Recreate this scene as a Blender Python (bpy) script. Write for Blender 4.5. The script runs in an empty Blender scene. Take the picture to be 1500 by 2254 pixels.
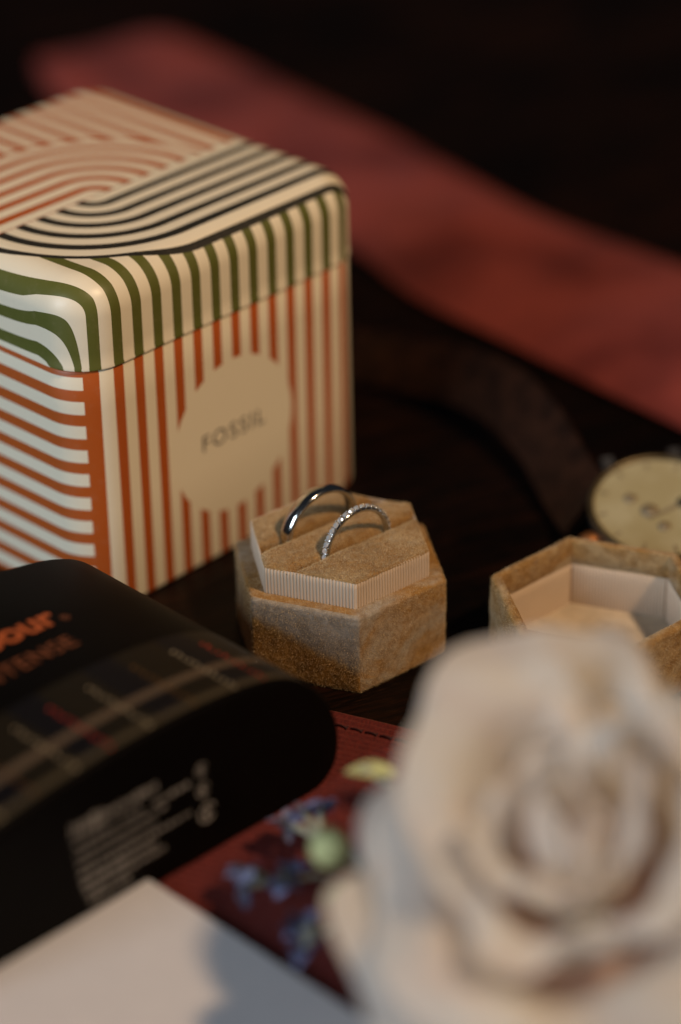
import bpy, bmesh, math, random, bisect
from mathutils import Vector, Matrix, noise
R = math.radians
S = 0.01                      # every length below is in centimetres
scene = bpy.context.scene
col = scene.collection
rnd = random.Random(7)

# ---------------------------------------------------------------- camera
PITCH, ROLL = 0.520719, -0.0153986
CAM = Vector((0.0566, -59.0704, 37.5684))
FPX = 5875.9
cam_d = bpy.data.cameras.new('camera'); cam = bpy.data.objects.new('camera', cam_d); col.objects.link(cam)
cam.location = CAM * S
c_, s_ = math.cos(PITCH), math.sin(PITCH)
fw = Vector((0, c_, -s_)); rt = Vector((1, 0, 0)); up = Vector((0, s_, c_))
r2 = rt * math.cos(ROLL) + up * math.sin(ROLL); u2 = -rt * math.sin(ROLL) + up * math.cos(ROLL)
cam.rotation_euler = Matrix((r2, u2, -fw)).transposed().to_euler()
cam_d.sensor_fit = 'VERTICAL'; cam_d.sensor_height = 36.0
cam_d.lens = FPX / 2254 * 36.0
cam_d.clip_start = 0.02; cam_d.clip_end = 20
cam_d.dof.use_dof = True; cam_d.dof.focus_distance = 0.668; cam_d.dof.aperture_fstop = 3.3
cam_d.dof.aperture_blades = 0
scene.camera = cam

# ---------------------------------------------------------------- world and lamps
w = bpy.data.worlds.new('World'); scene.world = w; w.use_nodes = True
bg = w.node_tree.nodes['Background']; bg.inputs[0].default_value = (0.55, 0.62, 0.75, 1); bg.inputs[1].default_value = 0.025
scene.view_settings.view_transform = 'Standard'; scene.view_settings.look = 'None'
scene.view_settings.exposure = 0; scene.view_settings.gamma = 1
def lamp(name, az, el, dist, size, power, colr, aim=(0, 0, 0.02), shape='DISK'):
    d = bpy.data.lights.new(name, 'AREA'); d.shape = shape; d.size = size; d.energy = power; d.color = colr
    o = bpy.data.objects.new(name, d); col.objects.link(o)
    v = Vector((math.cos(R(az)) * math.cos(R(el)), math.sin(R(az)) * math.cos(R(el)), math.sin(R(el))))
    o.location = Vector(aim) + v * dist
    o.rotation_euler = v.to_track_quat('Z', 'Y').to_euler()
    return o
lamp('low_warm_light', -37, 53, 3.0, 0.24, 68, (1.0, 0.69, 0.41))
lamp('cool_window_light', -138, 22, 1.8, 0.8, 23, (0.78, 0.89, 1.0), shape='SQUARE')

# ---------------------------------------------------------------- helpers
def obj(name, verts, faces, mat=None, parent=None, smooth=True, flat_angle=None):
    me = bpy.data.meshes.new(name)
    me.from_pydata([(v[0] * S, v[1] * S, v[2] * S) for v in verts], [], faces)
    me.update()
    if smooth:
        me.polygons.foreach_set('use_smooth', [True] * len(me.polygons))
    if mat: me.materials.append(mat)
    if flat_angle is not None:
        me.set_sharp_from_angle(angle=R(flat_angle))
    o = bpy.data.objects.new(name, me); col.objects.link(o)
    if parent: o.parent = parent
    return o
def tag(o, label=None, cat=None, group=None, kind=None):
    if label: o['label'] = label
    if cat: o['category'] = cat
    if group: o['group'] = group
    if kind: o['kind'] = kind
    return o
def thing(name, loc, rz, label, cat, group=None):
    o = bpy.data.objects.new(name, None); col.objects.link(o)
    o.empty_display_size = 0.01
    o.location = Vector(loc) * S; o.rotation_euler = (0, 0, R(rz))
    return tag(o, label, cat, group)
def outline(hx, hy, c, n, seg, poly=None):
    """rounded convex outline; poly = list of (angle) for regular polygon else rectangle hx, hy"""
    cs = []
    if poly:
        A, rot = hx, hy
        for i in range(poly):
            a = rot + 2 * math.pi * i / poly
            rr = (A - c) / math.cos(math.pi / poly)
            cs.append((rr * math.cos(a), rr * math.sin(a), a, math.pi / poly))
    else:
        for i, (sx, sy) in enumerate(((1, 1), (-1, 1), (-1, -1), (1, -1))):
            cs.append((sx * (hx - c), sy * (hy - c), math.pi / 4 + i * math.pi / 2, math.pi / 4))
    pts = []
    for i, (x, y, a, h) in enumerate(cs):
        for k in range(n + 1):
            t = a - h + 2 * h * k / n
            pts.append((x + c * math.cos(t), y + c * math.sin(t)))
        x2, y2, a2, h2 = cs[(i + 1) % len(cs)]
        p, q = pts[-1], (x2 + c * math.cos(a2 - h2), y2 + c * math.sin(a2 - h2))
        for k in range(1, seg):
            t = k / seg
            pts.append((p[0] * (1 - t) + q[0] * t, p[1] * (1 - t) + q[1] * t))
    return pts
def loft(rings, cap_a=True, cap_b=True, closed=True):
    V = []; F = []; n = len(rings[0])
    for r in rings: V += r
    m = n if closed else n - 1
    for i in range(len(rings) - 1):
        for j in range(m):
            F.append((i * n + j, i * n + (j + 1) % n, (i + 1) * n + (j + 1) % n, (i + 1) * n + j))
    if cap_a: F.append(tuple(range(n - 1, -1, -1)))
    if cap_b: F.append(tuple((len(rings) - 1) * n + j for j in range(n)))
    return V, F
def tube(path, rad, n=8, cap=True):
    rings = []
    for i, p in enumerate(path):
        p = Vector(p); a = Vector(path[max(i - 1, 0)]); b = Vector(path[min(i + 1, len(path) - 1)])
        t = (b - a).normalized(); x = t.orthogonal().normalized() if i == 0 else (px - t * px.dot(t)).normalized()
        px = x; y = t.cross(x); r = rad[i] if isinstance(rad, (list, tuple)) else rad
        rings.append([tuple(p + (x * math.cos(2 * math.pi * k / n) + y * math.sin(2 * math.pi * k / n)) * r) for k in range(n)])
    return loft(rings, cap, cap)
def grid(nu, nv, fn):
    V = [fn(i / nu, j / nv) for j in range(nv + 1) for i in range(nu + 1)]
    F = [(j * (nu + 1) + i, j * (nu + 1) + i + 1, (j + 1) * (nu + 1) + i + 1, (j + 1) * (nu + 1) + i) for j in range(nv) for i in range(nu)]
    return V, F
def join(*parts):
    V = []; F = []
    for v, f in parts:
        o = len(V); V += list(v); F += [tuple(i + o for i in q) for q in f]
    return V, F
def box(x0, x1, y0, y1, z0, z1):
    V = [(x, y, z) for z in (z0, z1) for y in (y0, y1) for x in (x0, x1)]
    return V, [(0, 2, 3, 1), (4, 5, 7, 6), (0, 1, 5, 4), (2, 6, 7, 3), (0, 4, 6, 2), (1, 3, 7, 5)]
def nz(p, s=1.0, o=0.0):
    return noise.noise(Vector((p[0] * s + o, p[1] * s + o * 1.7, p[2] * s - o)))
def text_mesh(s, size, spacing=1.0, bold=0.0, extr=0.0):
    cu = bpy.data.curves.new('t', 'FONT'); cu.body = s; cu.size = size; cu.space_character = spacing
    cu.offset = bold; cu.extrude = extr; cu.resolution_u = 4
    o = bpy.data.objects.new('t', cu); col.objects.link(o)
    dg = bpy.context.evaluated_depsgraph_get()
    me = bpy.data.meshes.new_from_object(o.evaluated_get(dg))
    V = [tuple(v.co) for v in me.vertices]; F = [tuple(p.vertices) for p in me.polygons]
    bpy.data.objects.remove(o); bpy.data.curves.remove(cu); bpy.data.meshes.remove(me)
    return V, F

# ---------------------------------------------------------------- materials
class NT:
    def __init__(self, name):
        self.m = bpy.data.materials.new(name); self.m.use_nodes = True
        self.t = self.m.node_tree; self.n = self.t.nodes; self.b = self.n['Principled BSDF']
        tc = self.n.new('ShaderNodeTexCoord')
        mp = self.n.new('ShaderNodeVectorMath'); mp.operation = 'SCALE'; mp.inputs['Scale'].default_value = 100
        self.l(tc.outputs['Object'], mp.inputs[0]); self.co = mp.outputs[0]
        sp = self.n.new('ShaderNodeSeparateXYZ'); self.l(self.co, sp.inputs[0])
        self.x, self.y, self.z = sp.outputs
        self.uvn = tc.outputs['UV']
    def l(self, a, b): self.t.links.new(a, b)
    def put(self, v, s):
        if hasattr(v, 'is_linked') or isinstance(v, bpy.types.NodeSocket): self.l(v, s)
        elif isinstance(v, (tuple, list)) and len(v) == 3 and s.type == 'RGBA': s.default_value = (*v, 1)
        else: s.default_value = v
    def M(self, op, a, b=0.0, c=0.0):
        n = self.n.new('ShaderNodeMath'); n.operation = op
        self.put(a, n.inputs[0]); self.put(b, n.inputs[1]); self.put(c, n.inputs[2]); return n.outputs[0]
    def mix(self, f, a, b, mode='MIX'):
        n = self.n.new('ShaderNodeMix'); n.data_type = 'RGBA'; n.blend_type = mode
        self.put(f, n.inputs[0]); self.put(a, n.inputs[6]); self.put(b, n.inputs[7]); return n.outputs[2]
    def noise(self, scale, detail=3, rough=0.5, vec=None, dist=0.0):
        n = self.n.new('ShaderNodeTexNoise'); n.inputs['Scale'].default_value = scale
        n.inputs['Detail'].default_value = detail; n.inputs['Roughness'].default_value = rough
        n.inputs['Distortion'].default_value = dist
        self.l(vec or self.co, n.inputs['Vector']); return n.outputs[0]
    def scaled(self, sx, sy, sz):
        n = self.n.new('ShaderNodeVectorMath'); n.operation = 'MULTIPLY'; n.inputs[1].default_value = (sx, sy, sz)
        self.l(self.co, n.inputs[0]); return n.outputs[0]
    def ramp(self, v, lo, hi):
        n = self.n.new('ShaderNodeMapRange'); n.interpolation_type = 'SMOOTHSTEP'
        self.put(v, n.inputs[0]); n.inputs[1].default_value = lo; n.inputs[2].default_value = hi; return n.outputs[0]
    def bump(self, h, strength=0.5, dist=0.02):
        n = self.n.new('ShaderNodeBump'); n.inputs['Strength'].default_value = strength
        n.inputs['Distance'].default_value = dist * S; self.l(h, n.inputs['Height'])
        self.l(n.outputs[0], self.b.inputs['Normal']); return n
    def set(self, **k):
        for a, v in k.items():
            self.put(v, self.b.inputs[{'color': 'Base Color', 'rough': 'Roughness', 'metal': 'Metallic', 'sheen': 'Sheen Weight',
                'sheenr': 'Sheen Roughness', 'sheent': 'Sheen Tint', 'spec': 'Specular IOR Level', 'coat': 'Coat Weight', 'coatr': 'Coat Roughness',
                'sss': 'Subsurface Weight', 'trans': 'Transmission Weight', 'ior': 'IOR', 'aniso': 'Anisotropic'}[a]])
        return self.m

def mat_velvet(name, base, pale, sun_shade=False):
    t = NT(name)
    big = t.noise(0.55, 3, 0.55, dist=1.5); mid = t.noise(4.5, 4, 0.6, dist=0.6); fine = t.noise(45, 2, 0.7)
    nap_shade = t.ramp(t.M('ADD', t.M('MULTIPLY', big, 0.9), t.M('MULTIPLY', mid, 0.2)), 0.42, 0.74)
    if sun_shade:      # one panel has sunlight and shade painted in: grey shaded top, golden sunlit foot
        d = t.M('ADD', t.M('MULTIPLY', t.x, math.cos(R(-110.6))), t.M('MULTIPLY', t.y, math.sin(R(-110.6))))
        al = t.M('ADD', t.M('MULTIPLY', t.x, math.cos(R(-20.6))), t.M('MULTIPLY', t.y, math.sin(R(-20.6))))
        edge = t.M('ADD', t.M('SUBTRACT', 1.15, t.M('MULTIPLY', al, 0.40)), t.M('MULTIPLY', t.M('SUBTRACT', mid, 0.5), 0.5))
        shade_top = t.ramp(t.M('SUBTRACT', t.z, edge), -0.16, 0.22)
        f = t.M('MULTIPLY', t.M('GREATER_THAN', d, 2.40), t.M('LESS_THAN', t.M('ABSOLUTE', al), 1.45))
        nap_shade = t.M('ADD', t.M('MULTIPLY', nap_shade, t.M('SUBTRACT', 1.0, f)), t.M('MULTIPLY', shade_top, f))
    c = t.mix(nap_shade, base, pale)
    c = t.mix(t.ramp(mid, 0.3, 0.7), t.mix(1.0, c, (0.66, 0.61, 0.56), 'MULTIPLY'), c)
    c = t.mix(t.ramp(fine, 0.3, 0.75), t.mix(1.0, c, (0.6, 0.58, 0.55), 'MULTIPLY'), c)
    t.bump(t.M('ADD', fine, t.M('MULTIPLY', mid, 1.4)), 0.7, 0.035)
    return t.set(color=c, rough=0.8, sheen=t.M('ADD', 0.12, t.M('MULTIPLY', nap_shade, 0.5)), sheenr=0.35, sheent=(0.95, 0.86, 0.72), spec=0.2)
M_VELVET = mat_velvet('honey_velvet', (0.45, 0.25, 0.075), (0.50, 0.35, 0.175))
M_VELVET_SUNSHADE = mat_velvet('honey_velvet_sun_shade', (0.50, 0.27, 0.07), (0.46, 0.40, 0.33), True)  # sunlit gold and shaded grey painted into the front-left face
def mat_pile():
    t = NT('velvet_pile_fibres')
    big = t.noise(0.55, 3, 0.55, dist=1.5)
    return t.set(color=t.mix(t.ramp(t.noise(30, 1), 0.35, 0.65), (0.32, 0.20, 0.075), (0.68, 0.51, 0.29)), rough=0.45, sheen=0.2, spec=0.5)
M_PILE = mat_pile()
def pile(src, count, length, seed, zmin=-1, taper=0.35):
    """short upright fibres standing on the cloth, one mesh"""
    me = src.data; q = random.Random(seed); me.calc_loop_triangles()
    vs = [v.co / S for v in me.vertices]; tris = []; cum = []; tot = 0
    for lt in me.loop_triangles:
        a, b, c = (vs[i] for i in lt.vertices)
        if (a.z + b.z + c.z) / 3 < zmin: continue
        n = (b - a).cross(c - a); ar = n.length
        if ar < 1e-9: continue
        tot += ar; cum.append(tot); tris.append((a, b, c, n / ar))
    V = []; F = []
    for _ in range(count):
        k = bisect.bisect_left(cum, q.random() * tot); a, b, c, n = tris[min(k, len(tris) - 1)]
        u, v = q.random(), q.random()
        if u + v > 1: u, v = 1 - u, 1 - v
        p = a + (b - a) * u + (c - a) * v
        g = noise.noise_vector(p * 0.8) * 0.9
        d = n + g + Vector((q.uniform(-.5, .5), q.uniform(-.5, .5), q.uniform(-.5, .5)))
        d.normalize(); w_ = d.orthogonal(); w_.normalize(); w_ = (w_ * math.cos(q.random() * 6.28) + d.cross(w_) * math.sin(q.random() * 6.28)) * 0.0045
        L_ = length * q.uniform(.5, 1.1); i = len(V)
        V += [p - w_ - n * .004, p + w_ - n * .004, p + d * L_]; F.append((i, i + 1, i + 2))
    o = obj('velvet_pile', V, F, M_PILE, src.parent, smooth=False); o['kind'] = 'stuff'
    return o

def mat_liner():
    t = NT('blush_grosgrain')
    fine = t.M('SINE', t.M('MULTIPLY', t.z, 200.0)); n = t.noise(40, 2)
    t.bump(t.M('ADD', fine, n), 0.35, 0.01)
    return t.set(color=t.mix(t.noise(1.5), (0.53, 0.41, 0.30), (0.61, 0.47, 0.345)), rough=0.6, sheen=0.3, spec=0.3)
M_LINER = mat_liner()

def simple(name, c, rough=0.5, metal=0.0, spec=0.5, nscale=3.0, var=0.12, bump=0.0, bscale=40, **k):
    t = NT(name); f = t.noise(nscale, 4)
    d = tuple(x * (1 - var) for x in c); e = tuple(min(1, x * (1 + var)) for x in c)
    if bump: t.bump(t.noise(bscale, 3), bump, 0.02)
    return t.set(color=t.mix(t.ramp(f, 0.3, 0.7), d, e), rough=t.M('ADD', rough - 0.05, t.M('MULTIPLY', f, 0.1)), metal=metal, spec=spec, **k)
M_SATIN_CARD = simple('beige_satin_card', (0.50, 0.42, 0.32), 0.5, nscale=2)
M_SILVER = simple('polished_white_gold', (0.66, 0.67, 0.66), 0.13, 1.0, var=0.04)
M_GOLD = simple('brushed_yellow_gold', (0.75, 0.50, 0.20), 0.3, 1.0)
M_STEEL = simple('grey_steel', (0.45, 0.44, 0.44), 0.35, 1.0)
def mat_diamond():
    t = NT('diamond'); return t.set(color=(0.95, 0.97, 1.0), rough=0.03, metal=0.55, spec=1.0, ior=2.4)
M_DIAMOND = mat_diamond()

def mat_wood():
    t = NT('dark_walnut_wood')
    v = t.scaled(0.18, 1.6, 1.0)
    rot = t.n.new('ShaderNodeVectorRotate'); rot.rotation_type = 'Z_AXIS'; rot.inputs['Angle'].default_value = R(-24)
    t.l(t.co, rot.inputs['Vector'])
    mul = t.n.new('ShaderNodeVectorMath'); mul.operation = 'MULTIPLY'; mul.inputs[1].default_value = (0.16, 1.7, 1.0)
    t.l(rot.outputs[0], mul.inputs[0])
    g = t.noise(1.6, 6, 0.62, vec=mul.outputs[0], dist=0.8); g2 = t.noise(9, 4, 0.6, vec=mul.outputs[0]); big = t.noise(0.12, 3)
    c = t.mix(t.ramp(g, 0.42, 0.72), (0.0025, 0.0011, 0.0007), (0.020, 0.0062, 0.0024))
    c = t.mix(t.M('MULTIPLY', t.ramp(g2, 0.55, 0.75), 0.6), c, (0.045, 0.017, 0.006))
    c = t.mix(t.ramp(big, 0.35, 0.7), t.mix(1.0, c, (0.4, 0.4, 0.4), 'MULTIPLY'), c)
    t.bump(t.M('ADD', g, g2), 0.3, 0.02)
    return t.set(color=c, rough=t.M('ADD', 0.38, t.M('MULTIPLY', g2, 0.25)), spec=0.12)
M_WOOD = mat_wood()

# tin prints --------------------------------------------------------------
TW, TD, TH, TS, TR = 10.60, 11.0, 9.52, 7.12, 1.30
ORANGE, CREAM, GREEN, BLACK = (0.40, 0.085, 0.014), (0.74, 0.665, 0.515), (0.10, 0.105, 0.022), (0.022, 0.020, 0.016)
def mat_tin_body():
    t = NT('striped_tin_body_print')
    fr = t.M('FRACT', t.M('DIVIDE', t.M('SUBTRACT', t.x, 1.08 - 7.0), 0.70))
    st = t.M('LESS_THAN', fr, 0.46)
    st = t.M('MAXIMUM', st, t.M('LESS_THAN', t.x, 0.68))
    dx = t.M('SUBTRACT', t.x, 5.25); dz = t.M('SUBTRACT', t.z, 3.55)
    rr = t.M('SQRT', t.M('ADD', t.M('MULTIPLY', dx, dx), t.M('MULTIPLY', dz, dz)))
    st = t.M('MULTIPLY', st, t.M('GREATER_THAN', rr, 2.24))
    fl = t.M('FRACT', t.M('DIVIDE', t.M('SUBTRACT', t.z, 6.77 - 0.185 - 7.0), 0.70))
    left_or = t.M('GREATER_THAN', fl, 0.53)
    is_left = t.M('GREATER_THAN', t.M('SUBTRACT', t.y, t.x), 0.04)
    left_side = t.M('MULTIPLY', is_left, t.M('LESS_THAN', t.x, 3.0))
    st = t.M('ADD', t.M('MULTIPLY', st, t.M('SUBTRACT', 1.0, left_side)), t.M('MULTIPLY', left_or, left_side))
    c = t.mix(st, CREAM, ORANGE)
    c = t.mix(t.M('MULTIPLY', t.ramp(t.noise(4, 5, 0.7), 0.5, 0.9), 0.15), c, (0.45, 0.35, 0.25))
    t.bump(t.noise(6, 3), 0.06, 0.02)
    return t.set(color=c, rough=t.M('ADD', 0.34, t.M('MULTIPLY', t.noise(3), 0.14)), spec=0.4)
def mat_tin_lid():
    t = NT('striped_tin_lid_print')
    u0, v0, Rm, pw = 4.5, 4.25, 4.04, 0.69
    dx = t.M('SUBTRACT', t.x, u0); dy = t.M('SUBTRACT', t.y, v0)
    dist = t.M('SQRT', t.M('ADD', t.M('MULTIPLY', dx, dx), t.M('MULTIPLY', dy, dy)))
    low = t.M('LESS_THAN', dy, 0.0); lft = t.M('LESS_THAN', dx, 0.0)
    ady = t.M('ABSOLUTE', dy)
    # low: left of centre radial, else straight ; high: right of centre radial, else straight
    use_r = t.M('ABSOLUTE', t.M('SUBTRACT', lft, t.M('SUBTRACT', 1.0, low)))
    rr = t.M('ADD', t.M('MULTIPLY', dist, use_r), t.M('MULTIPLY', ady, t.M('SUBTRACT', 1.0, use_r)))
    inside = t.M('LESS_THAN', rr, Rm)
    sw = t.M('LESS_THAN', t.M('FRACT', t.M('ADD', t.M('DIVIDE', rr, pw), 0.40)), 0.45)
    # the printed lines run back over the top, down the rounded left edge, and turn down to the seam at the near corner
    zf = TH - 0.95
    cl = lambda v, lo, hi: t.M('MINIMUM', t.M('MAXIMUM', v, lo), hi)
    th = cl(t.M('ARCTAN2', t.M('SUBTRACT', t.z, zf), t.M('SUBTRACT', 0.92, t.x)), 0.0, math.pi / 2)
    hh = t.M('ADD', t.M('ADD', t.M('SUBTRACT', t.M('MINIMUM', t.z, zf), TS), t.M('MULTIPLY', th, 0.95)), t.M('MAXIMUM', t.M('SUBTRACT', t.x, 0.92), 0.0))
    hi_ = t.M('SUBTRACT', t.M('SUBTRACT', hh, 1.2), t.M('MULTIPLY', 0.533, cl(t.M('SUBTRACT', hh, 1.74), 0.0, 1.2)))
    qL = t.M('ADD', hi_, t.M('MULTIPLY', t.M('SUBTRACT', t.x, hi_), t.ramp(t.x, 1.0, 3.0)))
    al = t.M('SUBTRACT', t.M('ARCTAN2', t.M('MAXIMUM', t.M('SUBTRACT', 1.3, t.y), 0.0), t.M('MAXIMUM', t.M('SUBTRACT', 1.3, t.x), 0.0)), math.pi / 4)
    sb = t.M('ADD', 0.216, t.M('MULTIPLY', al, 1.38))
    sb = t.M('SUBTRACT', t.M('ADD', sb, t.M('MAXIMUM', t.M('SUBTRACT', t.x, 1.3), 0.0)), t.M('MULTIPLY', t.M('MAXIMUM', t.M('SUBTRACT', t.y, 1.3), 0.0), t.M('LESS_THAN', t.x, 0.9)))
    sb = t.M('MAXIMUM', sb, -1.2)
    wt = t.ramp(t.z, zf + 0.1, TH - 0.05)
    qf = t.M('ADD', sb, t.M('MULTIPLY', wt, t.M('SUBTRACT', t.x, sb)))
    ff = t.M('SUBTRACT', 1.0, t.M('POWER', 2.71828, t.M('DIVIDE', t.M('MAXIMUM', t.M('SUBTRACT', t.y, 0.25), 0.0), -0.8)))
    q = t.M('ADD', qf, t.M('MULTIPLY', ff, t.M('SUBTRACT', qL, qf)))
    gs = t.M('LESS_THAN', t.M('FRACT', t.M('DIVIDE', t.M('SUBTRACT', q, 1.08 - 7.0), 0.70)), 0.46)
    top = t.M('GREATER_THAN', t.z, TH - 0.80)
    high = t.M('MULTIPLY', t.M('SUBTRACT', 1.0, low), top)
    inside = t.M('MULTIPLY', inside, top)
    line = t.mix(low, ORANGE, BLACK)
    c_in = t.mix(sw, CREAM, line)
    c_out = t.mix(gs, CREAM, t.mix(high, GREEN, ORANGE))
    c = t.mix(inside, c_out, c_in)
    c = t.mix(t.M('MULTIPLY', t.ramp(t.noise(4, 5, 0.7), 0.5, 0.9), 0.15), c, (0.45, 0.35, 0.25))
    t.bump(t.M('MULTIPLY', t.M('MULTIPLY', inside, t.M('SUBTRACT', 1.0, sw)), 1.0), 0.5, 0.03)
    return t.set(color=c, rough=t.M('ADD', 0.32, t.M('MULTIPLY', t.noise(3), 0.14)), spec=0.4)
M_BODY, M_LID = mat_tin_body(), mat_tin_lid()
M_INK = simple('dark_grey_ink', (0.06, 0.05, 0.05), 0.5)

# carton -----------------------------------------------------------------
def mat_carton():
    t = NT('matte_black_carton'); t.bump(t.noise(30, 2), 0.08, 0.01)
    return t.set(color=t.mix(t.noise(1.0), (0.0016, 0.0013, 0.0012), (0.003, 0.0024, 0.0021)), rough=0.5, spec=0.045)
M_CARTON = mat_carton()
M_ORANGE_INK = simple('orange_ink', (0.36, 0.075, 0.016), 0.5)
M_COPPER_INK = simple('copper_outline_ink', (0.16, 0.045, 0.015), 0.5)
M_WHITE_INK = simple('grey_white_ink', (0.20, 0.19, 0.185), 0.6)
def mat_tartan():
    # local x = across the carton, y = back from its front end
    t = NT('printed_tartan_band')
    sx = t.M('FRACT', t.M('DIVIDE', t.M('ADD', t.x, 15.0), 2.2))
    c = t.mix(t.ramp(t.M('ABSOLUTE', t.M('SUBTRACT', sx, 0.5)), 0.18, 0.22), (0.0040, 0.0034, 0.0045), (0.009, 0.0065, 0.0035))
    tw = t.M('LESS_THAN', t.M('FRACT', t.M('MULTIPLY', t.M('ADD', t.x, t.M('MULTIPLY', t.y, 1.3)), 9.0)), 0.5)
    def line(v, p, wd): return t.M('LESS_THAN', t.M('ABSOLUTE', t.M('SUBTRACT', v, p)), wd)
    m = t.M('MULTIPLY', line(t.y, 1.22, 0.14), t.M('ADD', 0.35, t.M('MULTIPLY', tw, 0.65)))
    c = t.mix(m, c, (0.11, 0.075, 0.048))
    m = t.M('MULTIPLY', line(t.y, 0.86, 0.06), tw); c = t.mix(m, c, (0.002, 0.002, 0.002))
    m = t.M('MULTIPLY', line(t.y, 0.22, 0.16), 0.35); c = t.mix(m, c, (0.12, 0.09, 0.05))
    return t.set(color=c, rough=0.5, spec=0.15)
M_TARTAN = mat_tartan()
M_TH_CREAM = simple('cream_thread_print', (0.26, 0.205, 0.13), 0.45)
M_TH_RED = simple('red_thread_print', (0.34, 0.030, 0.016), 0.45)
M_TH_BROWN = simple('brown_thread_print', (0.10, 0.045, 0.010), 0.45)

def mat_grosgrain():
    t = NT('burgundy_grosgrain')
    tw = t.noise(1.0, 3, 0.6, vec=t.scaled(26, 7, 7)); n = t.noise(1.2, 3)
    c = t.mix(t.ramp(tw, 0.35, 0.7), (0.045, 0.004, 0.004), (0.16, 0.020, 0.012))
    c = t.mix(t.M('MULTIPLY', n, 0.5), c, (0.10, 0.010, 0.014))
    t.bump(tw, 0.7, 0.03)
    return t.set(color=c, rough=0.6, sheen=0.25, sheent=(0.9, 0.4, 0.35), spec=0.25)
M_GROS = mat_grosgrain()
M_STITCH = simple('dark_stitch_thread', (0.035, 0.006, 0.010), 0.6)
def mat_tie():
    t = NT('dusky_red_satin')
    t.bump(t.M('ADD', t.noise(0.28, 2, dist=0.5), t.M('MULTIPLY', t.noise(30, 2), 0.04)), 0.8, 0.5)
    c = t.mix(t.ramp(t.noise(0.22, 2), 0.35, 0.65), (0.105, 0.017, 0.014), (0.22, 0.042, 0.033))
    return t.set(color=c, rough=0.5, sheen=0.10, sheent=(0.9, 0.45, 0.5), spec=0.3, aniso=0.4)
M_TIE = mat_tie()
def mat_card():
    t = NT('white_laid_paper'); t.bump(t.noise(25, 4, 0.7), 0.12, 0.02)
    return t.set(color=t.mix(t.noise(2, 4), (0.45, 0.435, 0.45), (0.51, 0.49, 0.50)), rough=0.75, spec=0.2)
M_CARD = mat_card()
def mat_petal():
    t = NT('cream_rose_petal')
    uv = t.n.new('ShaderNodeSeparateXYZ'); t.l(t.uvn, uv.inputs[0])
    f = t.ramp(uv.outputs[1], 0.02, 0.48)
    c = t.mix(f, (0.78, 0.50, 0.38), (0.84, 0.81, 0.76))
    c = t.mix(t.M('MULTIPLY', t.ramp(t.noise(0.7, 2), 0.4, 0.7), 0.35), c, (0.74, 0.56, 0.46))
    t.bump(t.noise(3, 3), 0.15, 0.05)
    m = t.set(color=c, rough=0.6, spec=0.2, sheen=0.1)
    tr = t.n.new('ShaderNodeBsdfTranslucent'); t.l(c, tr.inputs[0])
    mx = t.n.new('ShaderNodeMixShader'); mx.inputs[0].default_value = 0.62
    out = t.n['Material Output']; t.l(t.b.outputs[0], mx.inputs[1]); t.l(tr.outputs[0], mx.inputs[2]); t.l(mx.outputs[0], out.inputs[0])
    return m
M_PETAL = mat_petal()
M_BUD = simple('pale_green_bud', (0.40, 0.42, 0.20), 0.55, spec=0.3, nscale=2, var=0.25)
M_LEAFTIP = simple('yellowish_green_leaf', (0.42, 0.42, 0.20), 0.55, nscale=2, var=0.2)
M_BLUE = simple('dried_lavender_blue', (0.12, 0.135, 0.24), 0.6, nscale=6, var=0.4)
M_BLUE2 = simple('dark_lavender_blue', (0.06, 0.065, 0.15), 0.6, nscale=6, var=0.4)
M_STALK = simple('cream_stalk', (0.26, 0.25, 0.18), 0.6, nscale=4, var=0.25)
M_LEATHER = simple('brown_leather', (0.018, 0.006, 0.0025), 0.40, nscale=1.5, var=0.5, bump=0.4, bscale=14)
def mat_dial():
    t = NT('champagne_dial')
    return t.set(color=t.mix(t.ramp(t.noise(0.8, 3), 0.35, 0.65), (0.34, 0.29, 0.16), (0.40, 0.355, 0.22)), rough=0.45, spec=0.4, metal=0.15)
M_DIAL = mat_dial()
M_BEZEL = simple('dark_bronze_bezel', (0.12, 0.09, 0.05), 0.4, 0.8)
M_COPPER = simple('dull_copper', (0.30, 0.12, 0.04), 0.5, 0.8)
M_TARNISH = simple('tarnished_steel', (0.012, 0.010, 0.009), 0.7, 0.3)
M_DARK = simple('dark_dial_mark', (0.05, 0.035, 0.015), 0.5)
M_MARK = simple('grey_dial_mark', (0.20, 0.16, 0.10), 0.5)

# ---------------------------------------------------------------- table
V, F = grid(2, 2, lambda a, b: (-140 + 280 * a, -90 + 330 * b, 0))
tag(obj('table_top', V, F, M_WOOD, smooth=False), 'dark brown wooden table top', None, None, 'structure')

# ---------------------------------------------------------------- ring box
HROT = -80.6
def hexring(A, c, z, seg=14, n=4, jit=0.0, off=0.0):
    out = []
    for (x, y) in outline(A, R(HROT), c, n, seg, 6):
        if jit:
            k = jit * nz((x, y, z), 1.3, off) + jit * 0.5 * nz((x, y, z), 4.0, off)
            d = math.hypot(x, y); x += x / d * k; y += y / d * k
        out.append((x, y, z))
    return out
def velvet_base():
    A = 2.51; rs = []
    rs.append(hexring(A - 0.30, 0.10, 0.0))
    for k in range(5):
        a = math.pi / 2 * k / 4; rs.append(hexring(A - 0.08 * (1 - math.sin(a)), 0.13, 0.08 * (1 - math.cos(a)) + 0.01, jit=0.03))
    for k in range(1, 10): rs.append(hexring(A, 0.14, 0.09 + (2.16 - 0.09) * k / 10, jit=0.035))
    for k in range(6):
        a = math.pi / 2 * k / 5; rs.append(hexring(A - 0.10 * (1 - math.cos(a)), 0.14, 2.16 + 0.10 * math.sin(a), jit=0.03))
    rs.append(hexring(2.25, 0.10, 2.265, jit=0.02)); rs.append(hexring(1.95, 0.10, 2.25))
    return loft(rs)
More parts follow.
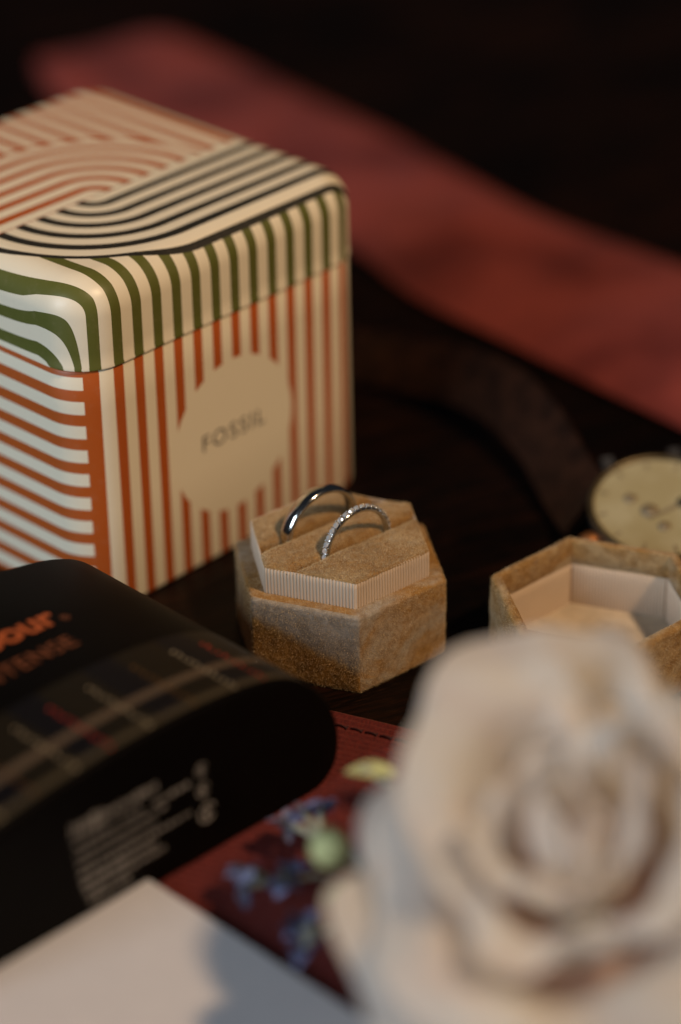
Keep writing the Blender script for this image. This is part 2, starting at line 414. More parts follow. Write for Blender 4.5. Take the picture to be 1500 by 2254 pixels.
def ribbed(A, z0, z1, thick, sign=1, ribs=28, amp=0.042, curl=True):
    """ribbed ribbon wall; sign=1 ribs outside, -1 ribs inside"""
    def ring(Aq, z, am):
        pts = []
        for i in range(6):
            a0 = R(HROT + 60 * i); a1 = R(HROT + 60 * (i + 1)); rr = Aq / math.cos(math.pi / 6)
            p = Vector((rr * math.cos(a0), rr * math.sin(a0))); q = Vector((rr * math.cos(a1), rr * math.sin(a1)))
            n = ((p + q) / 2).normalized(); m = ribs * 6
            for k in range(m):
                t = k / m; o = am * (abs(math.sin(math.pi * (t * ribs))) ** 0.7 - 1)
                end = min(t, 1 - t) * 2.44; o -= 0.03 * max(0, 1 - end / 0.06) ** 2
                c = p * (1 - t) + q * t + n * (o * sign + 0.015 * nz((c0 := (p * (1 - t) + q * t))[:] + (z,), 1.1, 3))
                pts.append((c.x, c.y, z + 0.02 * nz((c.x, c.y, 0), 1.7, 9) * (1 if z > z0 + .3 else 0)))
        return pts
    o = [ring(A, z0 + (z1 - 0.03 - z0) * k / 5, amp) for k in range(6)]
    o += [ring(A - sign * 0.02, z1 - 0.008, amp), ring(A - sign * thick * 0.5, z1, amp * .5), ring(A - sign * (thick - .01), z1 - 0.01, 0.0), ring(A - sign * thick, z1 - 0.05, 0.0), ring(A - sign * thick, z0 + 0.05, 0.0)]
    return loft(o, False, False)
ringbox = thing('ring_box', (0, 0, 0), 0, 'open hexagonal velvet ring box base holding two rings', 'ring box')
vb = obj('velvet_base', *velvet_base(), M_VELVET_SUNSHADE, ringbox)
pile(vb, 90000, 0.05, 1)
obj('ribbed_liner', *ribbed(2.125, 2.2, 3.00, 0.05), M_LINER, ringbox)
UD = Vector((math.cos(R(39.4)), math.sin(R(39.4)), 0)); VD = Vector((math.cos(R(129.4)), math.sin(R(129.4)), 0))
def pad(v0, v1, top, A=2.125, edge=0.07, seed=0):
    nu, nv = 80, 40
    def f(a, b):
        v = v0 + (v1 - v0) * b; um = (2 * A - abs(v)) / math.sqrt(3) - 0.02; u = (2 * a - 1) * um
        d = min(v - v0, v1 - v, (um - abs(u)) * 0.87)
        k = min(1, d / edge); h = math.sqrt(max(0, 1 - (1 - k) ** 2))
        ds = min((v - v0) if v0 > -1.9 else 9, (v1 - v) if v1 < 1.9 else 9)
        dh = (um - abs(u)) * 0.87; dh = min(dh, v - v0 if v0 < -1.9 else 9, v1 - v if v1 > 1.9 else 9)
        z = top - (0.06 if dh <= d + 1e-6 else 0.40) * (1 - h) + 0.05 * nz((u, v, 0), 0.9, seed) + 0.02 * nz((u, v, 0), 4, seed) + 0.05 * min(1, d / 0.5) - 0.10 * max(0, 1 - ds / .22) ** 2
        p = UD * u + VD * v
        return (p.x, p.y, z)
    return grid(nu, nv, f)
for v0_, v1_, tp, sd_ in ((-2.12, -0.61, 3.04, 1), (-0.55, 0.66, 3.03, 5), (0.86, 2.09, 3.0, 9)):
    pd = obj('velvet_pad', *pad(v0_, v1_, tp, seed=sd_), M_VELVET, ringbox); pile(pd, 30000, 0.045, sd_)
V, F = loft([hexring(2.08, 0.1, 2.45)], False, True); obj('slot_floor', V, F, M_VELVET, ringbox)

# ---------------------------------------------------------------- rings
def ring_frame(u, v, z): return UD * u + VD * v + Vector((0, 0, z))
def band(cu, cv, cz, rad, width, thick, dome=0.5, n=128, m=16, tilt=0.0):
    rings = []
    for i in range(n):
        a = 2 * math.pi * i / n; row = []
        for k in range(m):
            t = 2 * math.pi * k / m
            sx = math.copysign(abs(math.cos(t)) ** 0.7, math.cos(t)) * width / 2
            sr = math.copysign(abs(math.sin(t)) ** 0.85, math.sin(t)) * thick / 2
            r = rad + sr; vv = sx
            p = ring_frame(cu + r * math.cos(a), cv + vv + tilt * r * math.sin(a), cz + r * math.sin(a)); row.append(tuple(p))
        rings.append(row)
    rings.append(rings[0])
    return loft(rings, False, False)
wr = thing('wedding_ring', ring_frame(-0.02, 0.76, 2.9), 0, 'plain polished white metal wedding band standing in the rear slot of the ring box', 'ring')
# ring meshes are built around the thing's own origin
def rel(VF, o): return [(v[0] - o[0], v[1] - o[1], v[2] - o[2]) for v in VF[0]], VF[1]
o0 = ring_frame(-0.02, 0.76, 2.9)
obj('band', *rel(band(-0.02, 0.76, 2.93, 1.10, 0.42, 0.18, tilt=-0.05), o0), M_SILVER, wr)
o1 = ring_frame(0.12, -0.58, 2.9)
dr = thing('diamond_ring', o1, 0, 'slim half eternity ring set with a row of small diamonds in the front slot', 'ring')
RD = 1.0; cz1 = 2.93
V, F = rel(band(0.12, -0.58, cz1, RD, 0.17, 0.13), o1); obj('band', V, F, M_SILVER, dr)
def gem_mesh():
    n = 8; V = [(0, 0, -0.09)]; F = []
    for k in range(n): a = 2 * math.pi * k / n; V.append((0.084 * math.cos(a), 0.084 * math.sin(a), 0.0))
    for k in range(n): a = 2 * math.pi * (k + .5) / n; V.append((0.052 * math.cos(a), 0.052 * math.sin(a), 0.036))
    for k in range(n):
        k2 = (k + 1) % n
        F += [(0, 1 + k2, 1 + k), (1 + k, 1 + k2, 9 + k), (1 + k2, 9 + k2, 9 + k)]
    F.append(tuple(9 + k for k in range(n)))
    return V, F
gem0 = None; prongs = []
for i in range(19):
    a = R(2 + 176 * i / 18)
    rad = RD + 0.085
    p = ring_frame(0.12 + rad * math.cos(a), -0.58, cz1 + rad * math.sin(a)) - o1
    if gem0 is None:
        g = gem0 = obj('diamond', *gem_mesh(), M_DIAMOND, dr, smooth=False)
    else:
        g = gem0.copy(); col.objects.link(g); g.parent = dr
    nrm = UD * math.cos(a) + Vector((0, 0, 1)) * math.sin(a)
    q = nrm.to_track_quat('Z', 'Y').to_matrix() @ Matrix.Rotation(rnd.uniform(0, 1), 3, 'Z') @ Matrix.Rotation(rnd.uniform(-.12, .12), 3, 'X')
    g.location = p * S; g.rotation_euler = q.to_euler()
    a2 = a + R(4.9)
    for sd in (-1, 1):
        pc = ring_frame(0.12 + (rad + 0.005) * math.cos(a2), -0.58 + sd * 0.07, cz1 + (rad + 0.005) * math.sin(a2)) - o1
        prongs.append(tube([tuple(pc - nrm * 0.08), tuple(pc), tuple(pc + nrm * 0.022)], [0.020, 0.020, 0.010], 6))
obj('prongs', *join(*prongs), M_SILVER, dr)

# ---------------------------------------------------------------- ring box lid, lying open on its back
lid = thing('upturned_cover', (6.614, -1.40, 0), 1.8, 'upturned hexagonal velvet ring box lid with ribbed lining, beside the rose', 'box lid')
def velvet_lid():
    A = 2.51; T = 2.06; rs = [hexring(A - 0.5, 0.1, 0.0)]
    for k in range(6):
        a = math.pi / 2 * k / 5; rs.append(hexring(A - 0.12 * (1 - math.sin(a)), 0.16, 0.12 * (1 - math.cos(a)), jit=0.03))
    for k in range(1, 8): rs.append(hexring(A, 0.16, 0.12 + (T - 0.26) * k / 8, jit=0.035, off=4))
    for k in range(8):
        a = math.pi * 0.5 * k / 7; rs.append(hexring(A - 0.13 * (1 - math.cos(a)), 0.15, T - 0.13 + 0.13 * math.sin(a), jit=0.025, off=4))
    for k in range(1, 6):
        a = math.pi * 0.5 * k / 5; rs.append(hexring(A - 0.20 - 0.06 * math.sin(a), 0.06, T - 0.06 * (1 - math.cos(a)), jit=0.015, off=4))
    rs.append(hexring(A - 0.27, 0.05, T - 0.3, jit=0.01)); rs.append(hexring(A - 0.28, 0.05, T - 0.60)); rs.append(hexring(A - 0.24, 0.05, T - 0.66)); rs.append(hexring(A - 0.2, 0.05, 0.15))
    return loft(rs)
vl = obj('velvet_shell', *velvet_lid(), M_VELVET, lid); pile(vl, 60000, 0.05, 4)
obj('ribbed_liner', *ribbed(2.20, 0.10, 1.36, 0.06, -1, ribs=30, amp=0.035), M_LINER, lid)
V, F = loft([[(x, y, 0.16) for x, y, z in hexring(2.24, 0.02, 0.2)]], False, True); obj('satin_floor', V, F, M_SATIN_CARD, lid, smooth=False)

# ---------------------------------------------------------------- striped tin
tin = thing('striped_tin', (-6.384, 0.804, 0), 46.6, 'orange and green striped cube tin with a black swirl and a cream FOSSIL circle', 'tin')
def rr(inset, z, c=TR):
    return [(x + TW / 2, y + TD / 2, z) for x, y in outline(TW / 2 - inset, TD / 2 - inset, max(0.02, c - inset), 14, 12)]
obj('tin_body', *loft([rr(0.25, 0.02), rr(0.10, 0.0), rr(0.03, 0.04), rr(0.0, 0.12), rr(0, 3), rr(0, 6), rr(0, TS - 0.06), rr(0.04, TS), rr(0.3, TS + .02)]), M_BODY, tin, flat_angle=60)
lr_ = [rr(0.12, TS + 0.015), rr(0.0, TS + 0.01), rr(-0.05, TS + 0.03), rr(-0.055, TS + 0.07), rr(-0.03, TS + 0.13), rr(-0.03, TS + 0.5), rr(-0.03, TH - 0.95)]
for k in range(1, 13):
    a = math.pi / 2 * k / 12; lr_.append(rr(-0.03 + 0.95 * (1 - math.cos(a)), TH - 0.95 + 0.95 * math.sin(a)))
obj('tin_lid', *loft(lr_), M_LID, tin, flat_angle=60)
V, F = text_mesh('FOSSIL', 0.50, 1.22)
xs = [v[0] for v in V]; wd = max(xs) - min(xs); k = 2.35 / wd
V = [(4.06 + (v[0] - min(xs)) * k, -0.008, 3.44 + v[1] * k) for v in V]
obj('printed_lettering', V, F, M_INK, tin, smooth=False)

# ---------------------------------------------------------------- black carton
CTH = 44.6
carton = thing('perfume_carton', (-4.571, -10.988, 0), CTH, 'black domed perfume carton with orange lettering and a tartan band, lying on its side', 'carton')
CL = 8.0
prof = [(5.35, 0.04), (5.85, 0.14), (6.2, 0.42), (6.36, 0.85), (6.38, 1.35), (6.28, 1.85), (6.05, 2.4), (5.65, 2.95), (5.2, 3.38), (4.7, 3.68), (4.0, 3.92), (3.1, 4.10), (2.0, 4.22), (1.0, 4.27), (0.0, 4.28),
        (-1.0, 4.25), (-2.2, 4.17), (-3.4, 4.03), (-4.6, 3.82), (-5.6, 3.5), (-6.3, 3.05), (-6.9, 2.4), (-7.2, 1.7), (-7.2, 0.9), (-6.9, 0.3), (-6.4, 0.06), (-3, 0.03), (0, 0.03), (3, 0.03)]
def smooth_prof(p, it=3):
    for _ in range(it):
        q = []
        for i in range(len(p)):
            a, b = p[i], p[(i + 1) % len(p)]
            q += [(a[0] * .75 + b[0] * .25, a[1] * .75 + b[1] * .25), (a[0] * .25 + b[0] * .75, a[1] * .25 + b[1] * .75)]
        p = q
    return p
prof = smooth_prof(prof, 2)
def topz(x):
    best = 0
    for i in range(len(prof)):
        (x0, z0), (x1, z1) = prof[i], prof[(i + 1) % len(prof)]
        if x0 != x1 and min(x0, x1) <= x <= max(x0, x1):
            best = max(best, z0 + (z1 - z0) * (x - x0) / (x1 - x0))
    return best
def cring(y, ins):
    return [((x + .4) * (1 - ins / 6.5) - .4, y, 2.1 + (z - 2.1) * (1 - ins / 2.15)) for x, z in prof]
CR = [(0.0, .55), (0.0, 0.13), (0.02, 0.06), (0.06, 0.02), (0.13, 0.0), (2.0, 0), (5.0, 0), (CL - .13, 0), (CL - .05, .03), (CL, .1), (CL, .5)]
obj('carton_body', *loft([cring(y, i) for y, i in CR]), M_CARTON, carton, flat_angle=50)
def on_top(V, lift=0.012): return [(v[0], v[1], topz(v[0]) + lift + v[2]) for v in V]
def strip(x0, x1, y0, y1, nx, lift):
    return grid(nx, 2, lambda a, b: (x0 + (x1 - x0) * a, y0 + (y1 - y0) * b, topz(x0 + (x1 - x0) * a) + lift))
obj('tartan_band', *strip(-6.0, 5.75, 0.14, 3.0, 120, 0.008), M_TARTAN, carton)
def beads(x, mat, y0=0.10, y1=2.75, big=1.0):
    parts = []; y = y1
    k = 0
    while y > y0:
        r = (0.050 + 0.012 * rnd.random()) * big * 0.85
        lean = 0.03 * math.sin(k * 2.1)
        parts.append(grid(2, 2, lambda a, b: (x + lean + (a - .5) * 2 * r * 1.0 + (b - .5) * .05, y + (b - .5) * 1.5 * r, topz(x) + 0.016)))
        y -= 0.19; k += 1
    return join(*parts)
for x, m in ((-3.5, M_TH_CREAM), (-2.55, M_TH_BROWN), (-1.42, M_TH_CREAM), (-0.42, M_TH_RED), (0.72, M_TH_CREAM), (2.05, M_TH_BROWN), (3.25, M_TH_CREAM), (4.15, M_TH_RED)):
    obj('thread_line', *beads(x, m, y1=2.3), m, carton, smooth=False)
def put_text(s, size, x_right, y, mat, name, bold=0, sp=1.0, width=None):
    V, F = text_mesh(s, size, sp, bold)
    xs = [v[0] for v in V]; k = (width / (max(xs) - min(xs))) if width else 1
    V = [(x_right + (v[0] - max(xs)) * k, y + v[1] * (k if k < 1.3 else 1), 0.0) for v in V]
    bm = bmesh.new(); vs = [bm.verts.new(v) for v in V]
    for f in F:
        try: bm.faces.new([vs[i] for i in f])
        except ValueError: pass
    me = bpy.data.meshes.new('x'); bm.to_mesh(me); bm.free()
    V = [tuple(v.co) for v in me.vertices]; F = [tuple(p.vertices) for p in me.polygons]; bpy.data.meshes.remove(me)
    return obj(name, on_top(V), F, mat, carton, smooth=False)
put_text('Barbour', 1.15, 2.25, 5.05, M_ORANGE_INK, 'printed_lettering', bold=0.02, sp=0.98)
put_text('\u00ae', 0.34, 2.52, 5.02, M_COPPER_INK, 'printed_symbol')
put_text('INTENSE', 0.72, 1.85, 3.95, M_COPPER_INK, 'printed_lettering', sp=1.08)
# small print on the end panel: rows of tiny marks and three symbols
parts = []
for zz, x0, x1, hh in ((2.82, -1.85, -1.0, .17), (2.80, -0.95, 0.62, .10), (2.42, -1.8, 0.2, .045), (2.36, 0.5, 1.5, .07), (2.12, -1.78, 0.9, .045), (1.84, -1.74, 0.6, .045), (1.56, -1.7, 1.55, .06), (1.28, -1.66, 0.5, .08), (1.02, -1.6, 0.8, .06), (0.76, -1.5, -0.3, .07)):
    x = x0
    while x < x1:
        wl = rnd.uniform(0.05, 0.20); h = hh * rnd.uniform(.7, 1.1)
        parts.append(grid(1, 1, lambda a, b: (x + wl * a, -0.006, zz - h + 2 * h * b))); x += wl + 0.05
obj('small_print', *join(*parts), M_WHITE_INK, carton, smooth=False)
def annulus(x, z, r0, r1, a0=0, a1=360, n=20):
    return grid(n, 1, lambda a, b: (x + (r0 + (r1 - r0) * b) * math.cos(R(a0 + (a1 - a0) * a)), -0.006, z + (r0 + (r1 - r0) * b) * math.sin(R(a0 + (a1 - a0) * a))))
for sx, sz, rr_ in ((1.95, 2.55, .17), (1.98, 1.98, .20), (2.08, 1.30, .28)):
    obj('printed_symbol', *join(annulus(sx, sz, rr_ * .78, rr_, 20, 330), annulus(sx, sz, rr_ * .2, rr_ * .42, 100, 380), grid(1, 1, lambda a, b: (sx + (a - .5) * rr_ * .3, -0.007, sz + (b - .5) * rr_ * 1.5))), M_WHITE_INK, carton, smooth=False)

# ---------------------------------------------------------------- white card
card = thing('white_card', (-4.50, -10.75, 0), CTH, 'blank off white card at the foot of the black carton', 'card')
def cardf(z):
    return lambda a, b: (-22 * (1 - a) + 0.0, -14 * (1 - b), z + 0.03 * nz((a * 3, b * 3, 0)))
V1, F1 = grid(16, 12, cardf(0.42)); V0, F0 = grid(16, 12, cardf(0.30))
F0 = [tuple(reversed(f)) for f in F0]
edge = []; n1 = 17; m1 = 13; idx = [i for i in range(n1)] + [j * n1 + 16 for j in range(1, m1)] + [12 * n1 + i for i in range(15, -1, -1)] + [j * n1 for j in range(11, 0, -1)]
off = len(V1)
for k in range(len(idx)):
    a, b = idx[k], idx[(k + 1) % len(idx)]; edge.append((a, a + off, b + off, b))
obj('card_sheet', V1 + V0, F1 + [tuple(i + off for i in f) for f in F0] + edge, M_CARD, card, flat_angle=40)

# ---------------------------------------------------------------- burgundy grosgrain
gg = thing('grosgrain_band', (-0.13, -3.75, 0), -24.0, 'wide burgundy ribbed grosgrain band with a stitched edge, under the carton', 'ribbon')
RP = 0.215; NR = 62
def ribf(a, b):
    x = -9 + 19 * a; t = b * NR; y = -t * RP
    h = 0.045 * abs(math.sin(math.pi * t)) ** 0.6
    z = 0.10 + h + 0.012 * nz((x, y, 0), 0.8) + 0.008 * nz((x * 6, y, 0), 1.5)
    y += 0.02 * nz((x, y, 0), 0.5, 2)
    if b == 0: z = 0.02
    return (x, y, z)
obj('woven_band', *grid(90, NR * 6, ribf), M_GROS, gg)
st0 = None
for i in range(20):
    x = -1.6 + i * 0.40
    if st0 is None:
        pth = [(-0.15, 0, -0.02), (-0.13, 0.0, 0.02), (0, 0.005, 0.035), (0.12, 0.0, 0.02), (0.15, -.01, -0.02)]
        Va, Fa = tube(pth, 0.020, 6)
        Vb, Fb = tube([(0.155, 0.07, 0.0), (0.165, 0.0, 0.02), (0.155, -0.05, 0.0)], 0.022, 5)
        g = st0 = obj('stitch', *join((Va, Fa), (Vb, Fb)), M_STITCH, gg)
    else:
        g = st0.copy(); col.objects.link(g); g.parent = gg
    g.location = Vector((x, -0.62 + rnd.uniform(-.012, .012), 0.145)) * S; g.rotation_euler = (0, 0, R(rnd.uniform(-3, 2)))

# ---------------------------------------------------------------- satin tie behind
tie = thing('satin_tie', (0, 30, 0), 0, 'dusky red satin tie lying across the table behind the tin', 'tie')
top_e = [(-11.6, 41.6), (-9.3, 43.9), (-6.9, 45.8), (-3.7, 42.2), (-0.6, 37.9), (1.95, 34.6), (4.3, 31.0), (7.3, 26.5), (11.5, 22.3), (16, 17.0), (21, 11)]
bot_e = [(-11.7, 41.2), (-10.6, 38.6), (-8.5, 35.6), (-6.2, 32.4), (-3.8, 29.2), (-1.6, 26.5), (0.64, 24.0), (2.6, 20.2), (5.2, 17.0), (7.9, 13.6), (13, 7.5)]
def cr(P, t):
    t *= len(P) - 1; i = min(int(t), len(P) - 2); f = t - i
    p0, p1, p2, p3 = P[max(i - 1, 0)], P[i], P[i + 1], P[min(i + 2, len(P) - 1)]
    return [0.5 * (2 * p1[k] + (p2[k] - p0[k]) * f + (2 * p0[k] - 5 * p1[k] + 4 * p2[k] - p3[k]) * f * f + (3 * p1[k] - p0[k] - 3 * p2[k] + p3[k]) * f ** 3) for k in range(len(p1))]
def tief(bottom):
    def f(a, b):
        p = cr(top_e, a); q = cr(bot_e, a)
        x = p[0] * (1 - b) + q[0] * b; y = p[1] * (1 - b) + q[1] * b
        e = min(b, 1 - b) * 2; h = 0.62 * (1 - (1 - e) ** 3)
        z = (0.15 if bottom else 0.2 + h + 0.3 * nz((x, y, 0), 0.14, 4) * e + 0.5 * e * max(0, nz((x, y, 0), 0.09, 11)))
        return (x, y - 30, max(0.1 if bottom else .16, z))
    return f
Vt, Ft = grid(90, 24, tief(False)); Vb, Fb = grid(90, 24, tief(True)); Fb = [tuple(reversed(f)) for f in Fb]
obj('satin_blade', *join((Vt, Ft), (Vb, Fb)), M_TIE, tie)

# ---------------------------------------------------------------- watch
wc = Vector((9.0, 3.6, 1.55))
wc = Vector((8.75, 3.75, 1.55))
watch = thing('wrist_watch', (wc.x, wc.y, 0), 0, 'wrist watch with a champagne face and brown leather strap, behind the upturned lid', 'watch')
Mt = Matrix.Rotation(R(9), 4, 'Z') @ Matrix.Rotation(R(15), 4, 'X') @ Matrix.Rotation(R(-3), 4, 'Y')
def wv(V, dz=1.45): return [tuple(Mt @ Vector(v) + Vector((0, 0, dz))) for v in V]
def disc(r, z): return [(r * math.cos(2 * math.pi * k / 64), r * math.sin(2 * math.pi * k / 64), z) for k in range(64)]
V, F = loft([disc(1.6, -0.55), disc(1.85, -0.5), disc(1.95, -0.2), disc(1.98, 0.05), disc(1.95, 0.1)]); obj('case', wv(V), F, M_STEEL, watch, flat_angle=40)
V, F = loft([disc(1.97, 0.09), disc(2.0, 0.13), disc(1.97, 0.2), disc(1.88, 0.22), disc(1.83, 0.17), disc(1.83, 0.1)], False, False); obj('bezel', wv(V), F, M_BEZEL, watch)
V, F = loft([disc(1.85, 0.12)], False, True); obj('dial', wv(V), F, M_DIAL, watch, smooth=False)
def dot(x, y, r, z=0.135, h=0.02):
    return loft([[(x + r * math.cos(2 * math.pi * k / 20), y + r * math.sin(2 * math.pi * k / 20), zz) for k in range(20)] for zz in (z, z + h)])
for x, y, r, m in ((-0.75, 0.45, 0.17, M_MARK), (-0.1, -0.75, 0.17, M_MARK), (-0.35, -0.1, 0.24, M_MARK)):
    V, F = dot(x, y, r); obj('subdial', wv(V), F, m, watch)
for ang, ln in ((200, 1.1), (35, 0.8)):
    V, F = box(-0.1, ln, -0.045, 0.045, 0.165, 0.18); V = [tuple(Matrix.Rotation(R(ang), 3, 'Z') @ Vector(v) + Vector((.62, .0, 0))) for v in V]
    obj('hand', wv(V), F, M_MARK, watch, smooth=False)
V, F = dot(0.62, 0, 0.16, 0.185, 0.05); obj('hand_hub', wv(V), F, M_DARK, watch)
for k in range(12):
    a = R(30 * k); V, F = box(1.5, 1.72, -0.03, 0.03, 0.13, 0.15); V = [tuple(Matrix.Rotation(a, 3, 'Z') @ Vector(v)) for v in V]
    obj('hour_mark', wv(V), F, M_MARK, watch, smooth=False)
V, F = tube([(-1.9, -0.55, -0.22), (-2.05, -0.62, -0.22), (-2.3, -0.7, -0.22)], [0.22, 0.30, 0.27], 14); obj('crown', wv(V), F, M_COPPER, watch)
for sx in (-1, 1):
    V, F = box(sx * .95 - .16, sx * .95 + .16, 1.6, 2.35, -.45, -.05); obj('lug', wv(V), F, M_STEEL, watch, smooth=False)
    V, F = box(sx * .95 - .16, sx * .95 + .16, -2.3, -1.6, -.45, -.05); obj('lug', wv(V), F, M_STEEL, watch, smooth=False)
# strap: a band that leaves the case on its left and loops away to the back, standing partly on edge
pth = [(-1.9, 1.0, 0.95), (-2.35, 2.6, 1.05), (-2.9, 4.6, 1.35), (-3.8, 6.7, 1.5), (-5.0, 8.4, 1.35), (-6.2, 9.5, 1.1), (-7.2, 10.3, .95), (-8.4, 10.9, .8)]
def strapf(th):
    def f(a, b):
        p = Vector(cr(pth, a)); q = Vector(cr(pth, min(1, a + .01))) if a < .99 else p + (p - Vector(cr(pth, a - .01)))
        d = (q - p).normalized(); sd = Vector((0, 0, 1)).cross(d).normalized()
        lean = 0.9; across = (Vector((0, 0, 1)) * math.sin(lean) - sd * math.cos(lean)).normalized()
        nr = across.cross(d)
        wdt = 0.98 * (1 - 0.15 * a)
        v = p + across * ((b - .5) * 2 * wdt) + nr * (th + 0.05 * (1 - (2 * b - 1) ** 2))
        return (v.x, v.y, max(0.05, v.z))
    return f
Va, Fa = grid(60, 10, strapf(0.08)); Vb, Fb = grid(60, 10, strapf(-0.1)); Fb = [tuple(reversed(f)) for f in Fb]
obj('strap', *join((Va, Fa), (Vb, Fb)), M_LEATHER, watch)
# ---------------------------------------------------------------- rose
rc = Vector((4.2, -17.0, 0))
rose = thing('cream_rose', (rc.x, rc.y, 0), 0, 'large cream and blush rose in full bloom, at the front right', 'rose')
RC = Vector((0.36, -0.02, 5.15))
ax = Vector((-0.15, -0.40, 0.90)).normalized()
bx = Vector((1, 0, 0)); bx = (bx - ax * bx.dot(ax)).normalized(); by = ax.cross(bx)
def rp(x, y, z): return tuple(RC + bx * x * (0.98 - 0.06 * max(y, -0.2)) + by * y * 1.12 + ax * z)
def petal(phi, wid, r_base, r_mid, r_top, z_base, z_top, curl, seed, ruffle=0.18, nu=22, nv=20):
    V = []; F = []; UV = []
    tl = 0.55 * math.sin(seed * 2.39); tw = 0.40 * math.sin(seed * 4.1 + 1)
    for j in range(nv + 1):
        b = j / nv
        for i in range(nu + 1):
            a = 2 * i / nu - 1
            ww = wid * (0.35 + 0.65 * math.sin(min(1, b * 1.25) * math.pi / 2)) * (1 - 0.22 * max(0, b - .75) / .25 * abs(a))
            bb = b * (1 - 0.12 * a * a)
            if bb < .55: r = r_base + (r_mid - r_base) * math.sin(bb / .55 * math.pi / 2)
            else:
                t = (bb - .55) / .45; r = r_mid + (r_top - r_mid) * t ** 1.6
            z = z_base + (z_top - z_base) * (bb ** 0.85)
            if bb > .8:
                t = (bb - .8) / .2; r += curl * t * t; z -= curl * 0.55 * t * t
            ang = phi + a * ww
            rf = ruffle * bb * bb
            n1 = nz((a * 1.6 + seed * 3.1, b * 1.4, seed), 1.0); n2 = nz((a * 2.4 + seed, b * 2, seed * 2.3), 1.0)
            r += rf * (n1 * 1.9 + n2 * .9) + tl * bb * bb * a; z += rf * (n2 * 1.6 + n1) + tw * a * bb
            r += 0.17 * (rf / max(ruffle, .01)) * bb * bb * math.sin(a * 7.0 + seed * 1.7); z += 0.13 * bb ** 4 * math.sin(a * 9.0 + seed)
            r += 0.12 * a * a * (r_mid) * (0.3 if b > .3 else 0)
            V.append(rp(r * math.cos(ang), r * math.sin(ang), z)); UV.append((i / nu, b))
    for j in range(nv):
        for i in range(nu):
            F.append((j * (nu + 1) + i, j * (nu + 1) + i + 1, (j + 1) * (nu + 1) + i + 1, (j + 1) * (nu + 1) + i))
    o = obj('petal', V, F, M_PETAL, rose)
    uvl = o.data.uv_layers.new(name='UVMap')
    for lp in o.data.loops: uvl.data[lp.index].uv = UV[lp.vertex_index]
    return o
rr3 = random.Random(5); sd = 1
layers = [  # count, half width, r_base, r_mid, r_top, z_base, z_top, curl, ruffle
    (3, 1.45, 0.10, 0.75, 0.30, -0.6, 3.00, 0.05, .16),
    (3, 1.40, 0.30, 1.45, 1.25, -0.8, 2.95, 0.55, .36),
    (4, 1.20, 0.50, 2.20, 2.25, -1.2, 2.45, 0.85, .45),
    (4, 1.25, 0.60, 2.85, 3.15, -1.7, 1.65, 1.00, .48),
    (5, 1.05, 0.60, 3.20, 3.75, -2.4, 0.55, 0.80, .45)]
ph = 0.4
for (n, wd, rb, rm, rtp, zb, zt, cu, ru) in layers:
    ph += 0.73
    for k in range(n):
        petal(ph + 2 * math.pi * k / n + rr3.uniform(-.12, .12), wd * rr3.uniform(.9, 1.1), rb, rm * rr3.uniform(.90, 1.08), rtp * rr3.uniform(.84, 1.12), zb, zt * rr3.uniform(.90, 1.07) + rr3.uniform(-.25, .25), cu, sd, ru); sd += 1
# stem and sepals
st = RC - ax * 2.6
V, F = tube([tuple(RC - ax * 1.0), tuple(st), tuple(st + Vector((1.2, 2.0, -1.3))), tuple(st + Vector((4.0, 4.2, -st.z + .35)))], [1.0, .35, .25, .22], 10); obj('stem', V, F, M_BUD, rose)
def leafm(p, d, ln, wd, up_=(0, 0, 1), fold=.2):
    p = Vector(p); d = Vector(d).normalized(); upv = Vector(up_); sdv = d.cross(upv).normalized(); nn = sdv.cross(d)
    def f(a, b):
        t = b; x = (a - .5) * 2; wv_ = wd * math.sin(math.pi * min(1, t * .92 + .08)) ** .8
        v = p + d * ln * t + sdv * x * wv_ + nn * (fold * abs(x) * wv_ - .25 * ln * t * t)
        return tuple(v)
    return grid(8, 12, f)
def blob(p, r, d=(0, 0, 1), st_=1.3, n=12, seed=0):
    p = Vector(p); q = Vector(d).normalized().to_track_quat('Z', 'Y')
    rings = []
    for i in range(1, 9):
        t = math.pi * i / 9; row = []
        for k in range(n):
            a = 2 * math.pi * k / n; rr_ = r * math.sin(t) * (1 + .10 * math.cos(5 * a))
            row.append(tuple(p + q @ Vector((rr_ * math.cos(a), rr_ * math.sin(a), -r * st_ * math.cos(t)))))
        rings.append(row)
    return loft(rings)

def at(px, py, z):            # table-space point seen at a photo position, used only to read off where things stand
    d = fw * FPX + r2 * (px - 750) - u2 * (py - 1127); t = (z - CAM.z) / d.z
    return CAM + d * t
# filler bud stem just left of the rose
fb = at(800, 1900, 3.2)
bud = thing('filler_sprig', (fb.x, fb.y, 0), 0, 'pale green filler sprig with round buds, left of the cream rose', 'plant')
def L(p, o): return tuple(Vector(p) - Vector((o.x, o.y, 0)))
for (px, py, z, r) in ((728, 1866, 3.2, .44), (748, 1948, 3.2, .36), (800, 1690, 3.0, .28)):
    p = at(px, py, z)
    if r > .4: obj('bud', *blob(L(p, fb), r, (-.8, .1, .5), 1.0), M_BUD, bud)
    else: obj('leaf', *leafm(L(p + Vector((.7, -.15, -.1)), fb), (-1, .12, .05 if r > .3 else .25), 1.1, r * 1.15), M_BUD, bud)
    V, F = tube([L(p, fb), L(p + Vector((.7, -.1, -.5)), fb), L(at(900, 1880, 2.3), fb)], [.12, .08, .08], 8); obj('stalk', V, F, M_STALK, bud)
V, F = tube([L(at(900, 1880, 2.3), fb), L(at(1000, 1980, 0.6), fb)], .09, 8); obj('stalk', V, F, M_STALK, bud)
pl_ = at(1085, 1408, 6.0)
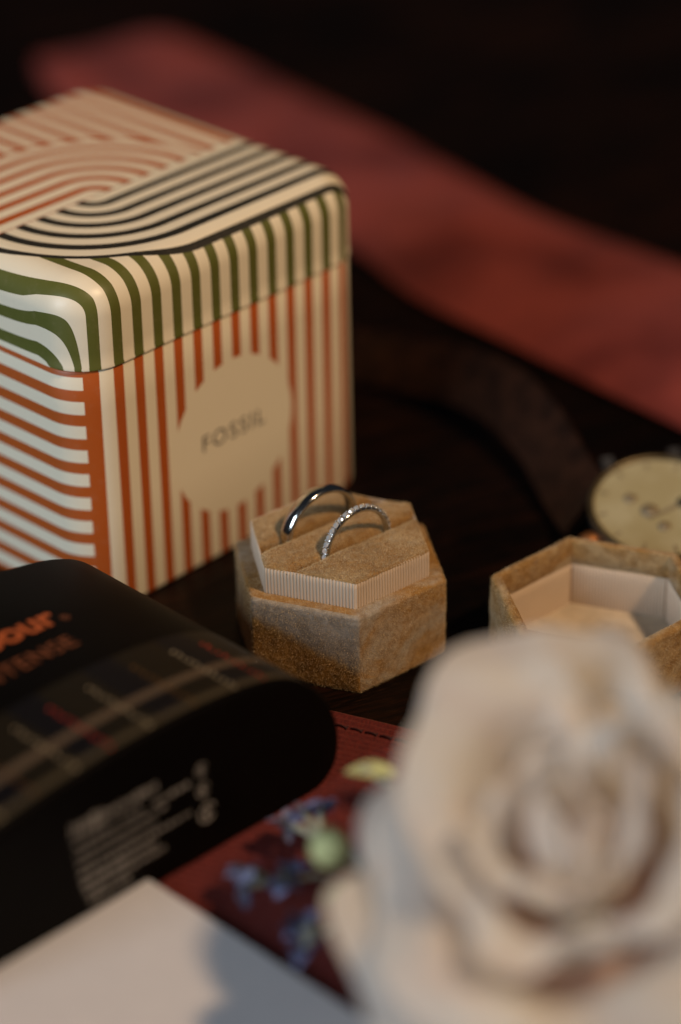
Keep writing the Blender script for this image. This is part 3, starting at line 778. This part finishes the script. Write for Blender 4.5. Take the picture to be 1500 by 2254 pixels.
lf = thing('green_leaf', (pl_.x, pl_.y, 0), 0, 'small pale green leaf tip at the top of the rose', 'leaf')
obj('blade', *leafm(L(pl_ + Vector((1.0, -.3, -.5)), pl_), (-1, .25, .5), 1.25, .42), M_LEAFTIP, lf)
V, F = tube([L(pl_ + Vector((1.0, -.3, -.5)), pl_), L(pl_ + Vector((1.6, -1.8, -1.6)), pl_), L(pl_ + Vector((1.8, -2.6, -5.6)), pl_)], .07, 8); obj('stalk', V, F, M_STALK, lf)

# ---------------------------------------------------------------- lavender sprigs
def sprig(stemtip, root, blooms, label, seed):
    o = Vector((root[0], root[1], 0)); t = thing('lavender_sprig', (o.x, o.y, 0), 0, label, 'flower sprig', 'blue lavender sprigs beside the rose')
    q = random.Random(seed)
    mid = (Vector(stemtip) + Vector(root)) / 2 + Vector((0, 0, .25))
    V, F = tube([L(root, o), L(mid, o), L(stemtip, o)], [.05, .06, .07], 8); obj('stem', V, F, M_STALK, t)
    for b in blooms:
        b = Vector(b); V, F = tube([L(stemtip, o), L(b * .5 + Vector(stemtip) * .5 + Vector((0, 0, .08)), o), L(b, o)], [.05, .10, .08], 8); obj('calyx', V, F, M_STALK, t)
        fl = []
        for k in range(7):
            d = Vector((q.uniform(-1, 1), q.uniform(-1, 1), q.uniform(-.3, 1))).normalized()
            fl.append(leafm(L(b, o), d, q.uniform(.34, .52), .145, (.3, .2, 1)))
        obj('blossom', *join(*fl), M_BLUE if q.random() > .3 else M_BLUE2, t)
z = 1.1
sprig(at(700, 1850, z), at(800, 1900, .5), [at(628, 1812, z), at(672, 1790, z + .2), at(712, 1776, z + .3)], 'blue lavender sprig nearest the black carton', 3)
sprig(at(600, 1945, z), at(790, 1950, .6), [at(540, 1915, z), at(535, 1955, z), at(632, 1945, z + .25), at(645, 1925, z)], 'blue lavender sprig between the others, pointing at the card', 8)
sprig(at(705, 2058, z), at(840, 2030, .5), [at(668, 2040, z), at(668, 2085, z), at(655, 2060, z)], 'blue lavender sprig lowest beside the edge of the white card', 13)
